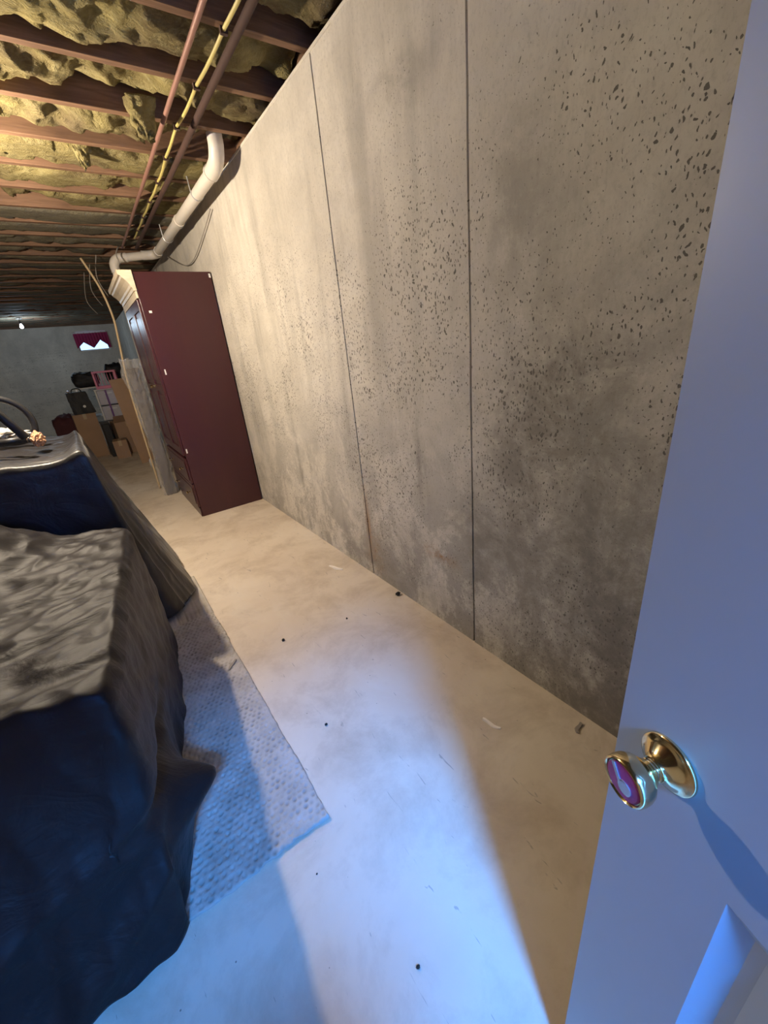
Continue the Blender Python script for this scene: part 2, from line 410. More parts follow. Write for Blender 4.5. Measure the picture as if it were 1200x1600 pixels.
# near wall with the doorway, stair well outside it
DX0, DX1, DZ = -0.66, 0.14, 2.06
nw = MB()
nw.box(XL, DX0, YN - .11, YN, 0, ZJ + .24); nw.box(DX1, XW + .03, YN - .11, YN, 0, ZJ + .24); nw.box(DX0, DX1, YN - .11, YN, DZ, ZJ + .24)
nw = nw.build('wall_near', MTRIM); tag(nw, kind='structure')
fl = MB().box(DX0, -0.12, YN - .075, YN - .04, .01, 1.80).build('daylight_blocker', MDOOR); tag(fl, kind='structure')   # unseen board added in the doorway to keep daylight off the left floor
cas = MB()
cas.box(DX0 - .06, DX0, YN, YN + .015, 0, DZ + .06); cas.box(DX1, DX1 + .06, YN, YN + .015, 0, DZ + .06); cas.box(DX0, DX1, YN, YN + .015, DZ, DZ + .06)
cas = cas.build('trim_3', MTRIM, bevel=.003); tag(cas, kind='structure')
sw = MB()
sw.box(-1.15, -1.05, -2.7, YN - .11, 0, 3.55); sw.box(DX1 + .02, DX1 + .12, -2.7, YN - .11, 0, 3.55)
sw.box(-1.05, DX1 + .02, -2.7, -2.6, 0, 3.55)
sw.box(-1.05, -0.86, -2.6, YN - .11, 3.45, 3.55); sw.box(-0.18, DX1 + .02, -2.6, YN - .11, 3.45, 3.55)
sw.box(-0.86, -0.18, -1.65, YN - .11, 3.45, 3.55); sw.box(-0.86, -0.18, -2.6, -2.45, 3.45, 3.55)
sw = sw.build('wall_stairwell', MSTAIR); tag(sw, kind='structure')
stp = MB()
for k in range(5): stp.box(-1.05, DX1 + .02, -2.6, -1.5 - .22 * k, .19 * k, .19 * (k + 1))
stp = stp.build('floor_steps', MSTAIR); tag(stp, kind='structure')

# ceiling: plywood, joists, insulation in every bay
ceil = MB().box(XL - .1, XW + .2, YN, YF + .2, ZJ + .235, ZJ + .26).build('ceiling', MSUB); tag(ceil, kind='structure')
jy = [2.055 + .406 * k for k in range(-6, 30)]
jy = [y for y in jy if YN + .05 < y < YF - .1]
jm = None
for y in jy:
    if jm is None:
        j = MB().box(XL, XW + .10, -0.02, .02, ZJ, ZJ + .235).build('joist', MJ, ceil, bevel=.002); jm = j.data
    else:
        j = bpy.data.objects.new('joist', jm); COL.objects.link(j); j.parent = ceil
        b = j.modifiers.new('bevel', 'BEVEL'); b.width = .002
    j.location = (0, y + .02, 0)

def batt(y0, y1, x0, x1, nx, ny, seed, sag=0.10, mat=None):
    vs = []; fs = []
    for i in range(nx + 1):
        x = x0 + (x1 - x0) * i / nx
        for k in range(ny + 1):
            v = k / ny; y = y0 + (y1 - y0) * v
            e = (4 * v * (1 - v)) ** 0.45
            big = fbm((x * 1.5 + seed, y * 1.8, seed * 3.1), 2)
            st = (x + .6 * (y - y0)) * 4.2; lump = 1 - 2 * abs(noise.noise((st, (y - .3 * x) * 3.0, seed)))
            st2 = (x - .35 * y) * 9.0; lump2 = 1 - 2 * abs(noise.noise((st2, y * 6.0, seed + 4)))
            fine = fbm((x * 22, y * 16, seed), 2)
            z = ZJ + 0.150 - e * (sag + .075 * big + .045 * lump + .026 * lump2) - .012 * fine
            z = max(z, ZJ + .004 * noise.noise((x * 6, y * 6, 2)) - (.03 * max(0, big - .35)))
            hole = noise.noise((x * .9 + seed * 2, seed * 1.7, 0))
            if hole > 0.42: z += (hole - .42) * 0.9
            z = min(z, ZJ + .225)
            vs.append((x + .02 * fine, y, z))
    for i in range(nx):
        for k in range(ny):
            a = i * (ny + 1) + k
            fs.append((a, a + 1, a + ny + 2, a + ny + 1))
    return mesh_obj('insulation_batt', vs, fs, mat or MI, ceil, True)
yy = [YN] + jy + [YF]
for q in range(len(yy) - 1):
    y0, y1 = yy[q] + .04, yy[q + 1]
    if y1 - y0 < .1: continue
    near = 1.0 < y0 < 4.6
    batt(y0, y1, -3.4 if not near else -1.2, 1.28, 170 if near else 90, 30 if near else 12, 3.7 * q + 1, 0.085 if y0 < 3.2 else .125, MI if y0 < 4.2 else MI2)

# window with frame, pane, curtain
win = empty('window_1', (WX0, YF + .10, WZ0)); tag(win, 'small basement window high on the far wall with maroon curtain', kind='structure')
ww, wh = WX1 - WX0, WZ1 - WZ0
m = MB(); m.box(0, .035, -.02, .03, 0, wh); m.box(ww - .035, ww, -.02, .03, 0, wh); m.box(.035, ww - .035, -.02, .03, 0, .035); m.box(.035, ww - .035, -.02, .03, wh - .035, wh)
m.build('window_frame', MTRIM, win)
MB().box(.035, ww - .035, .002, .006, .035, wh - .035).build('pane', MGLASS, win)

# ------------------------------------------------------------------ door standing open at the right
TH = math.radians(20)
E0 = Vector((0.39, 0.137)); ud = Vector((-math.sin(TH), -math.cos(TH)))     # from latch edge to hinge
DW = 0.762; DTOP = 2.03
door = empty('door_1', (E0.x, E0.y, 0), 0); tag(door, 'white painted panel door with brass knob standing open at right', kind='structure')
# local frame: a = distance from latch edge, b = out of the face towards the room, z
nf = Vector((-math.cos(TH), math.sin(TH)))
def D(a, b, z): return Vector((ud.x * a + nf.x * b, ud.y * a + nf.y * b, z))
DM = Matrix(((ud.x, nf.x, 0, 0), (ud.y, nf.y, 0, 0), (0, 0, 1, 0), (0, 0, 0, 1)))
def dbox(mb, a0, a1, b0, b1, z0, z1): mb.box(a0, a1, b0, b1, z0, z1, DM)
def flip(o):
    bm = bmesh.new(); bm.from_mesh(o.data); bmesh.ops.recalc_face_normals(bm, faces=bm.faces); bm.to_mesh(o.data); bm.free(); return o
SA = 0.139; MID0, MID1 = 0.345, 0.415
panels = [(0.20, 0.905), (1.06, 1.62), (1.72, 1.91)]
cols = [(SA, MID0), (MID1, DW - SA)]
lf = MB()
zs = [0.012]
for z0, z1 in panels: zs += [z0, z1]
zs.append(DTOP)
dbox(lf, 0, SA, -.035, 0, .012, DTOP); dbox(lf, DW - SA, DW, -.035, 0, .012, DTOP); dbox(lf, MID0, MID1, -.035, 0, .012, DTOP)
for c0, c1 in cols:
    for k in range(0, len(zs), 2): dbox(lf, c0, c1, -.035, 0, zs[k], zs[k + 1])
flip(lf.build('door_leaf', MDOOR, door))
for c0, c1 in cols:
    for z0, z1 in panels:
        # moulded bevel sloping in, then the raised field
        w1 = .022; dp = .011
        vs = [D(c0, 0, z0), D(c1, 0, z0), D(c1, 0, z1), D(c0, 0, z1)]
        vs += [D(c0 + w1, -dp, z0 + w1), D(c1 - w1, -dp, z0 + w1), D(c1 - w1, -dp, z1 - w1), D(c0 + w1, -dp, z1 - w1)]
        w2 = w1 + .012
        vs += [D(c0 + w2, -dp, z0 + w2), D(c1 - w2, -dp, z0 + w2), D(c1 - w2, -dp, z1 - w2), D(c0 + w2, -dp, z1 - w2)]
        w3 = w2 + .028
        vs += [D(c0 + w3, -.003, z0 + w3), D(c1 - w3, -.003, z0 + w3), D(c1 - w3, -.003, z1 - w3), D(c0 + w3, -.003, z1 - w3)]
        fs = []
        for r in range(3):
            for k in range(4): fs.append((4*r + k, 4*r + (k+1) % 4, 4*r + 4 + (k+1) % 4, 4*r + 4 + k))
        fs.append((12, 13, 14, 15))
        n = len(vs); vs += [D(c0, -.03, z0), D(c1, -.03, z0), D(c1, -.03, z1), D(c0, -.03, z1)]
        fs.append((n + 3, n + 2, n + 1, n))
        for k in range(4): fs.append((n + k, n + (k+1) % 4, (k+1) % 4, k))
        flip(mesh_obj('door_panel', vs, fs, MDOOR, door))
# latch plate on the edge
lp = MB(); dbox(lp, -.0015, .001, -.029, -.006, .965, 1.03); flip(lp.build('latch_plate', MBRASS, door))
# knob: lathe along the face normal
KA, KZ = 0.062, 0.997
KM = Matrix.Translation(D(KA, 0, KZ)) @ (Matrix((( ud.x, 0, nf.x, 0), (ud.y, 0, nf.y, 0), (0, 1, 0, 0), (0, 0, 0, 1)))) @ Matrix.Scale(.92, 4)
prof = [(.0315, 0), (.0330, .0015), (.0330, .004), (.0318, .0058), (.0295, .0062), (.0240, .0105), (.0180, .0165), (.0150, .0195), (.0140, .0215), (.0135, .0225)]
ros = flip(MB().lathe(prof, KM, 48).build('rosette', MBRASS, door)); autosmooth(ros, 50)
prof = [(.0105, .0200), (.0125, .0225), (.0125, .0255), (.0112, .0265), (.0112, .0285), (.0135, .0300), (.0150, .0325), (.0165, .0355), (.0200, .0390), (.0240, .0440), (.0262, .0500), (.0268, .0560), (.0264, .0615), (.0250, .0640), (.0236, .0648), (.0226, .0636), (.0220, .0622)]
kn = flip(MB().lathe(prof, KM, 48).build('knob', MBRASS, door)); autosmooth(kn, 50)
flip(MB().lathe([(.0212, .0618), (.0212, .0632), (.0195, .0640), (.0001, .0645)], KM, 40).build('knob_reflection', MPURP, kn))  # flat disc standing in for the purple reflection
tb = MB()
tb.lathe([(.0085, .0640), (.0085, .0655), (.0070, .0662)], KM @ Matrix.Translation((0.004, -.003, 0)), 20)
flip(tb.build('turn_button', MSILV, kn))
tb = MB(); tb.box(-.002, .002, -.010, .012, .0640, .0658, KM @ Matrix.Translation((-0.007, .006, 0)) @ Matrix.Rotation(.6, 4, 'Z'))
flip(tb.build('button_slot', MSILV, kn))

# ------------------------------------------------------------------ wardrobe
wd = empty('wardrobe', (0.58, 4.11, 0)); tag(wd, 'tall dark cherry wardrobe with cream crown standing against the concrete wall', 'wardrobe')
WW, WD, WH = 1.0, 0.605, 2.12       # along y, along x, height ; front faces -x
b = MB()
b.box(0, WD, 0, .02, 0, WH); b.box(0, WD, WW - .02, WW, 0, WH); b.box(WD - .01, WD, .02, WW - .02, .02, WH)
b.box(0.015, WD - .01, .02, WW - .02, WH - .03, WH - .008); b.box(.02, WD - .01, .02, WW - .02, .08, .10)
b.box(.004, .02, .02, WW - .02, 0.0, .10); b.box(.004, WD - .01, .02, WW - .02, .595, .615)
b.box(0.004, .02, .02, WW - .02, 1.93, WH - .03)
b.build('carcass', MCHERRY, wd, bevel=.002)
bt = MB(); bt.box(-.012, -.0005, .006, WW - .006, 0.0, .085); bt.build('plinth', MCHERRY, wd, bevel=.003)
for k, (y0, y1) in enumerate(((.006, WW / 2 - .002), (WW / 2 + .002, WW - .006))):
    d = MB(); st = .075; z0, z1 = .62, 1.925
    d.box(-.02, -.0005, y0, y0 + st, z0, z1); d.box(-.02, -.0005, y1 - st, y1, z0, z1)
    d.box(-.02, -.0005, y0 + st, y1 - st, z0, z0 + st); d.box(-.02, -.0005, y0 + st, y1 - st, z1 - st, z1)
    d.box(-.020, -.0005, y0 + st, y1 - st, 1.20, 1.26)
    dr = d.build('door', MCHERRY, wd, bevel=.0025)
    for (za, zb) in ((z0 + st, 1.20), (1.26, z1 - st)):
        p = MB(); p.box(-.010, -.002, y0 + st, y1 - st, za, zb); p.box(-.017, -.009, y0 + st + .035, y1 - st - .035, za + .035, zb - .035)
        p.build('raised_panel', MCHERRY, dr, bevel=.006)
    ky = y1 - .035 if k == 0 else y0 + .035
    kb = MB().lathe([(.014, 0), (.014, .003), (.006, .006), (.006, .016), (.013, .02), (.015, .026), (.011, .031), (.003, .033)], Matrix.Translation((-.02, ky, 1.24)) @ Matrix.Rotation(-PI / 2, 4, 'Y'), 20)
    autosmooth(kb.build('knob', MBRASS, dr))
for z0, z1 in ((.10, .335), (.345, .59)):
    for y0, y1 in ((.006, WW - .006),):
        d = MB(); d.box(-.02, -.0005, y0, y1, z0, z1); d.box(-.026, -.0195, y0 + .03, y1 - .03, z0 + .03, z1 - .03)
        dr = d.build('drawer', MCHERRY, wd, bevel=.003)
        for ky in (.22, WW - .22):
            kb = MB().lathe([(.014, 0), (.006, .006), (.006, .016), (.013, .02), (.015, .026), (.011, .031), (.003, .033)], Matrix.Translation((-.026, ky, (z0 + z1) / 2)) @ Matrix.Rotation(-PI / 2, 4, 'Y'), 20)
            autosmooth(kb.build('knob', MBRASS, dr))
# crown: extruded cornice profile along the front, its end showing
prof = [(0.0, 1.985), (-.022, 1.985), (-.026, 2.005), (-.034, 2.012), (-.038, 2.03), (-.058, 2.058), (-.080, 2.078), (-.086, 2.092), (-.100, 2.096), (-.104, 2.118), (-.104, 2.13), (0.0, 2.13)]
vs = []; fs = []; n = len(prof)
for y in (-.012, WW + .012):
    vs += [(x - .0005, y, z) for x, z in prof]
for k in range(n): fs.append((k, (k + 1) % n, n + (k + 1) % n, n + k))
fs.append(tuple(range(n - 1, -1, -1))); fs.append(tuple(range(n, 2 * n)))
flip(mesh_obj('crown_moulding', vs, fs, MCREAM, wd))
fz = MB(); fz.box(-.016, -.0005, -.004, WW + .004, 1.932, 1.984); fz.build('frieze', MCREAM, wd, bevel=.002)
for (x, z, w_, h_) in ((.055, 1.83, .022, .018), (.035, 1.36, .010, .045), (.02, .66, .012, .04), (.595, 2.09, .016, .03)):
    MB().box(x - w_ / 2, x + w_ / 2, -.0015, 0, z - h_ / 2, z + h_ / 2).build('sticker', MWHITE, wd)

# ------------------------------------------------------------------ covered furniture
def rounded_loop(pts, n, passes):
    P = [Vector(p) for p in pts]; L = len(P); out = []
    per = n // L
    for i in range(L):
        for k in range(per): out.append(P[i].lerp(P[(i + 1) % L], k / per))
    m_ = len(out)
    for _ in range(passes):
        out = [(out[i - 1] + out[i] * 2 + out[(i + 1) % m_]) / 4 for i in range(m_)]
    return out

def drape(name, mat, parent, top, hem, ztop, zhem, seed, n=320, kr=44, ks=64, round_=.04, fold=.03, nf_=26.0, wr=.010, extra=None, passes=(60, 120), belly=.0, open_hem=True):
    T = rounded_loop(top, n, passes[0]); Hm = rounded_loop(hem, n, passes[1]); n = len(T)
    c = sum(T, Vector((0, 0))) / n
    nor = []
    for i in range(n):
        t = (T[(i + 1) % n] - T[i - 1]); nn = Vector((t.y, -t.x)).normalized()
        if nn.dot(T[i] - c) < 0: nn = -nn
        nor.append(nn)
    rows = []
    for r in range(1, kr + 1):
        q = r / kr; row = []
        for i in range(n):
            p = c + (T[i] - c) * q
            d = (1 - q) * (T[i] - c).length
            z = ztop(p.x, p.y)
            if d < round_: z -= round_ - math.sqrt(max(0, round_ ** 2 - (round_ - d) ** 2))
            row.append(Vector((p.x, p.y, z)))
        rows.append(row)
    top_rows = len(rows)
    for s in range(1, ks + 1):
        q = s / ks; row = []
        for i in range(n):
            e = rows[top_rows - 1][i]; zh = zhem(Hm[i].x, Hm[i].y)
            z = e.z + (zh - e.z) * q
            g = q ** 1.15
            p = T[i].lerp(Hm[i], g)
            arc = i / n * nf_
            f = noise.noise((arc * 1.0 + seed, q * 0.9, seed)) + .5 * noise.noise((arc * 2.3 + seed, q * 1.6, seed + 9))
            ridge = 1 - 2 * abs(f)
            p = p + nor[i] * (fold * (q ** .8) * ridge + belly * math.sin(PI * min(1, q * 1.15)))
            row.append(Vector((p.x, p.y, z)))
        rows.append(row)
    out = []
    for k, row in enumerate(rows):
        for i, p in enumerate(row):
            side = k >= top_rows
            a = fbm((p.x * 4 + seed, p.y * 6, p.z * 5), 3); b_ = abs(noise.noise((p.x * 9 + p.y * 4, p.y * 12 - p.x * 3 + seed, p.z * 7)))
            b2 = abs(noise.noise((p.x * 5 - p.y * 9, p.y * 6 + p.x * 7 + seed * 2, p.z * 6 + 3)))
            amt = wr * (a * .7 + (1 - 2.2 * b_) * .6 + (1 - 2.5 * b2) * .55) * (.55 if side else 1)
            q = Vector((nor[i].x, nor[i].y, 0)) if side else Vector((0, 0, 1))
            p2 = p + q * amt
            if extra: p2 = extra(p2, side)
            p2.z = max(p2.z, .004)
            out.append(p2)
    nr = len(rows); fs = []
    for k in range(nr - 1):
        for i in range(n):
            i2 = (i + 1) % n
            fs.append((k * n + i, (k + 1) * n + i, (k + 1) * n + i2, k * n + i2))
    cz_ = ztop(c.x, c.y); out.append(Vector((c.x, c.y, cz_))); ci = len(out) - 1
    for i in range(n): fs.append((ci, i, (i + 1) % n))
    o = mesh_obj(name, out, fs, mat, parent, True)
    flip(o)
    sd = o.modifiers.new('thick', 'SOLIDIFY'); sd.thickness = .003; sd.offset = -1
    return o

# near one: taupe brown nylon cover, boxy, gathered hem
def z1(x, y):
    return .72 + .19 * math.exp(-(((x + .60) / .20) ** 2 + ((y - 2.26) / .26) ** 2)) - .015 * math.exp(-(((x + .40) / .15) ** 2 + ((y - 1.6) / .3) ** 2))
def ex1(p, side):
    if side:
        if p.y < 1.05:
            u = p.x * .62 - p.z * .78
            fall = min(1, max(0, (.66 - p.z) / .35))
            f = 1 - 2 * abs(noise.noise((u * 6.5, (p.x * .78 + p.z * .62) * 1.1, 4.2)))
            f2 = 1 - 2 * abs(noise.noise((u * 13, (p.x * .78 + p.z * .62) * 1.6, 7.7)))
            p = p + Vector((0, -fall * (.022 * f + .009 * f2), 0))
        on = 1 if p.x > -.27 else 0
        g = math.exp(-(((p.y - 1.08) / .085) ** 2 + ((p.z - .225) / .05) ** 2)) * on
        p = p + Vector((.105 * g, -.015 * g, .01 * g))
        g2 = math.exp(-(((p.y - 1.12) / .13) ** 2 + ((p.z - .14) / .10) ** 2)) * on
        p = p + Vector((.045 * g2, 0, 0))
        g3 = math.exp(-(((p.z - .36) / .035) ** 2 + ((p.y - 1.1) / .3) ** 2)) * on     # pulled-in crease above the bunch
        p = p + Vector((-.03 * g3, 0.006 * g3, 0))
    return p
cov1 = empty('furniture_cover', (-.55, 1.65, 0)); tag(cov1, 'brown nylon cover draped over boxy furniture nearest the door, front face in blue light', 'furniture cover')
def rel(o, parent):
    o.location = -Vector(parent.location)
    return o
rel(drape('cover_cloth', MCOV1, cov1,
      [(-.165, .98), (-.018, 2.20), (-.34, 2.34), (-1.05, 2.36), (-1.15, 1.30), (-.60, 1.13)],
      [(-.20, .865), (-.005, 2.18), (-.34, 2.37), (-1.10, 2.38), (-1.20, 1.02), (-.62, .83)],
      z1, lambda x, y: .012 + .01 * noise.noise((x * 4, y * 4, 0)), 3.3, n=360, kr=60, ks=84, round_=.03, fold=.018, nf_=16, wr=.013, extra=ex1, passes=(8, 40), belly=.006), cov1)
# the item under it
fr = MB().box(-1.0, -.26, 1.22, 2.15, .0, .66).build('furniture_body', MBLACK, cov1, bevel=.02); rel(fr, cov1)
# seam band across the front of the cover top
# far one: black cover
def z2(x, y): return 1.05 + .012 * math.sin(x * 9) - .035 * math.exp(-(((x + .35) / .2) ** 2 + ((y - 3.0) / .35) ** 2)) + (.03 * math.exp(-((x + .12) / .05) ** 2 ) if y > 2.4 else 0)
cov2 = empty('furniture_cover', (-.45, 3.0, 0)); tag(cov2, 'black cover draped over boxy furniture behind the brown one, skirt flaring over the mat', 'furniture cover')
def ex2(p, side):
    return p
rel(drape('cover_cloth', MCOV2, cov2,
      [(-.085, 2.44), (-.078, 2.50), (-.12, 3.55), (-1.15, 3.72), (-1.15, 2.55)],
      [(.05, 2.42), (.205, 2.66), (.17, 3.70), (-1.25, 3.85), (-1.25, 2.46)],
      z2, lambda x, y: .04 + .03 * noise.noise((x * 3, y * 3, 2)), 8.1, fold=.012, nf_=10, wr=.008, round_=.035, passes=(8, 30), extra=ex2), cov2)
fr = MB().box(-1.08, -.22, 2.62, 3.5, .0, .98).build('furniture_body', MBLACK, cov2, bevel=.02); rel(fr, cov2)

# ------------------------------------------------------------------ floor mat with dimples
def build_mat():
    x0, x1, ya, yb = -1.3, .235, .865, 2.9
    xs = [x0, -1.0, -.7] + [-.55 + .0042 * i for i in range(int((x1 + .55) / .0042) + 1)]
    ys = [ya + .0042 * i for i in range(int((2.35 - ya) / .0042) + 1)] + [2.5, yb]
    sp = .024; vs = []; shade = []
    nx, ny = len(xs), len(ys)
    for i, x in enumerate(xs):
        for k, y in enumerate(ys):
            r = round(y / (sp * .866)); off = .5 * sp if r % 2 else 0
            cxx = round((x - off) / sp) * sp + off; cyy = r * sp * .866
            jx = .009 * noise.noise((cxx * 60, cyy * 60, 1)); jy_ = .009 * noise.noise((cxx * 60, cyy * 60, 7))
            am = .5 + .8 * (noise.noise((cxx * 40, cyy * 40, 3)) + .3)
            d = math.hypot(x - cxx - jx, y - cyy - jy_)
            z = .012 - .0085 * min(1.1, max(0, am)) * math.exp(-(d / .0055) ** 2) + .0012 * noise.noise((x * 50, y * 50, 0)) + .002 * noise.noise((x * 6, y * 6, 4))
            shade.append(min(1, max(0, am)) * math.exp(-(d / .0062) ** 2) * min(1, max(0, .45 + 1.6 * noise.noise((x * 11, y * 11, 8)))))  # painted shade, darkest at each dimple centre, patchy by noise
            yo = y; xo = x
            if k == 0: yo += .006 * noise.noise((x * 30, 0, 0)) + .012 * noise.noise((x * 7, 3, 0)); z -= .003
            if i == nx - 1: xo += .005 * noise.noise((y * 30, 9, 0)) + .006 * noise.noise((y * 5, 9, 0)); z -= .003
            if x > x1 - .05 and y < ya + .05: z += .006 * ((x - x1 + .05) / .05) * ((ya + .05 - y) / .05)
            vs.append((xo, yo, max(z, .002)))
    fs = [(i * ny + k, (i + 1) * ny + k, (i + 1) * ny + k + 1, i * ny + k + 1) for i in range(nx - 1) for k in range(ny - 1)]
    # skirt down to the floor
    edge = [i * ny for i in range(nx)] + [(nx - 1) * ny + k for k in range(1, ny)]
    n0 = len(vs); vs += [(vs[e][0], vs[e][1], .0005) for e in edge]
    for q in range(len(edge) - 1): fs.append((edge[q], n0 + q, n0 + q + 1, edge[q + 1]))
    o = mesh_obj('floor_mat', vs, fs, MMAT, None, True)
    at_ = o.data.attributes.new('dimple_shade', 'FLOAT', 'POINT'); at_.data.foreach_set('value', shade + [0.0] * (len(vs) - len(shade)))
    return o
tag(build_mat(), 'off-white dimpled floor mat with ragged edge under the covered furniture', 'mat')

# ------------------------------------------------------------------ pipes and cables under the joists
pv = empty('drain_pipe', (1.0, 2.9, 2.44)); tag(pv, 'white plastic drain pipe hung below the joists along the concrete wall', 'pipe')
def abs_build(mb, name, mat, parent, smooth=True, **kw):
    return rel(autosmooth(mb.build(name, mat, parent, **kw), 45), parent)
R = .038; PX = 1.06
abs_build(MB().tube([(PX, 3.13, 2.500), (PX, 5.36, 2.512)], R, 20), 'pipe_run', MPVC, pv)
abs_build(MB().tube([(PX, 2.965, 2.80), (PX, 2.97, 2.60)], R, 20), 'pipe_drop', MPVC, pv)
abs_build(MB().tube(bez([(PX, 2.97, 2.63), (PX, 2.975, 2.575), (PX, 3.02, 2.52), (PX, 3.10, 2.503), (PX, 3.15, 2.502)], 6), R + .006, 20), 'elbow', MPVC, pv)
abs_build(MB().tube([(PX, 3.15, 2.502), (PX, 3.168, 2.502)], R + .010, 20), 'elbow_collar', MPVC, pv)
abs_build(MB().tube([(PX, 4.20, 2.506), (PX, 4.28, 2.506)], R + .006, 20), 'coupling', MPVC, pv)
abs_build(MB().tube(bez([(PX, 5.32, 2.512), (PX, 5.42, 2.510), (PX - .05, 5.47, 2.505), (PX - .14, 5.475, 2.50)], 6), R + .006, 20), 'elbow', MPVC, pv)
abs_build(MB().tube([(PX - .10, 5.475, 2.502), (.74, 5.475, 2.475)], R, 20), 'pipe_cross', MPVC, pv)
abs_build(MB().tube(bez([(.77, 5.475, 2.478), (.69, 5.475, 2.468), (.64, 5.475, 2.42), (.635, 5.475, 2.34)], 6), R + .006, 20), 'elbow', MPVC, pv)
abs_build(MB().tube([(.635, 5.475, 2.38), (.63, 5.48, 0.0)], R, 20), 'pipe_riser', MPVC, pv)
for y in (3.55, 4.75):
    abs_build(MB().tube([(PX - .046, y, 2.61)] + [(PX + .042 * math.cos(a), y, 2.506 + .042 * math.sin(a)) for a in [PI + PI * k / 10 for k in range(11)]] + [(PX + .046, y, 2.61)], .004, 6), 'hanger', MSTEEL, pv)

def runner(name, x, mat, r, label, cat, zs=2.585, y0=.3, y1=6.2, wob=.004, xe=None):
    pts = []
    k = 0; y = y0
    while y <= y1:
        pts.append((x + wob * noise.noise((y * 1.3, x * 9, 0)) + ((xe - x) * max(0, (y - 1.85)) / 4.35 if xe is not None else 0), y, zs + wob * .8 * noise.noise((y * 2, x * 5, 4)))); y += .1
    o = autosmooth(MB().tube(pts, r, 12).build(name, mat), 50); tag(o, label, cat); return o
runner('copper_pipe', .755, MCOPPER, .011, 'thin copper pipe running below the joists, farthest from the concrete wall', 'pipe', 2.592, wob=.002, xe=.775, y1=5.6)
runner('iron_pipe', .907, MIRON, .016, 'dark iron pipe running below the joists between yellow cable and wall', 'pipe', 2.588, wob=.002, xe=.905, y1=5.6)
# yellow cable, stapled and sagging
pts = []
y = .3
while y < 5.2:
    ph = ((y - 2.075) / .406) % 1.0
    sagz = .009 * math.sin(PI * ph)
    pts.append((.862 - .03 * min(1, max(0, y - 2.1) / .8) + .02 * min(1, max(0, y - 3.0) / .6) + .006 * noise.noise((y * 2, 0, 0)), y, 2.598 - sagz)); y += .05
cab = empty('electric_cable', (.862, 2.0, 2.59)); tag(cab, 'flat yellow electric cable stapled under the joists between two pipes', 'cable')
abs_build(MB().tube(pts, .0075, 8), 'cable_jacket', MYEL, cab)
for y in jy:
    if .5 < y < 5.0:
        x = .862 - .03 * min(1, max(0, y - 2.08) / .8) + .02 * min(1, max(0, y - 2.98) / .6)
        rel(MB().box(x - .014, x + .014, y + .012, y + .028, 2.584, 2.606).build('staple', MIRON, cab), cab)
pts = bez([(.74, 5.5, 2.58), (.70, 5.36, 2.54), (.66, 5.30, 2.47), (.66, 5.28, 2.40), (.62, 5.30, 2.30), (.60, 5.30, 2.10)], 8)
tag(MB().tube(pts, .006, 8).build('loose_wire', MGREY, None, True), 'thin grey wire dangling from the joists above the wardrobe crown', 'wire')
pts = bez([(1.175, 3.7, 2.46), (1.175, 4.0, 2.38), (1.175, 4.5, 2.28), (1.17, 4.9, 2.31), (1.165, 5.5, 2.50)], 10)
tag(MB().tube(pts, .005, 6).build('loose_wire', MGREY, None, True), 'thin grey wire sagging against the concrete wall under the drain pipe', 'wire')
for k in range(3):
    pts = bez([(.55 - .05 * k, 6.0 + .5 * k, 2.60), (.50 - .06 * k, 6.1 + .5 * k, 2.40 - .05 * k), (.56 - .05 * k, 6.2 + .5 * k, 2.22 - .04 * k)], 8)
    tag(MB().tube(pts, .005, 6).build('loose_wire', MGREY, None, True), ['thin grey wire hanging nearest beside the bowed pole', 'thin grey wire hanging between two others behind the bowed pole', 'thin grey wire hanging farthest behind the bowed pole'][k], 'wire', 'wires hanging behind the pole')

# torn insulation hanging down
def tuft(name, c, sx, sy, h, seed, label, tips=5):
    vs = []; fs = []; n = 28; kk = 16
    for k in range(kk + 1):
        q = k / kk
        for i in range(n):
            a = 2 * PI * i / n
            r = (1 - .45 * q) * (1 + .25 * noise.noise((math.cos(a) * 1.5 + seed, math.sin(a) * 1.5, q * 2)))
            drop = h * (.65 + .55 * abs(noise.noise((math.cos(a) * 2.2 + seed, math.sin(a) * 2.2, 5)))) * q
            if k == kk: r *= .35
            vs.append((sx * r * math.cos(a) + .02 * noise.noise((a, q * 4, seed)), sy * r * math.sin(a) + .02 * noise.noise((a, q * 4, seed + 3)), -drop))
    for k in range(kk):
        for i in range(n): fs.append((k*n + i, k*n + (i+1) % n, (k+1)*n + (i+1) % n, (k+1)*n + i))
    fs.append(tuple(range(n))); fs.append(tuple(kk*n + i for i in range(n - 1, -1, -1)))
    o = flip(mesh_obj(name, vs, fs, MI, None, True, c)); tag(o, label, 'insulation'); return o
tuft('insulation_tuft', (.66, 2.83, 2.66), .075, .05, .20, 1, 'torn yellow insulation tuft hanging lowest beside the copper pipe')
tuft('insulation_tuft', (.40, 3.37, 2.66), .04, .035, .16, 5, 'small yellow insulation scrap poking below a joist left of the larger tuft')

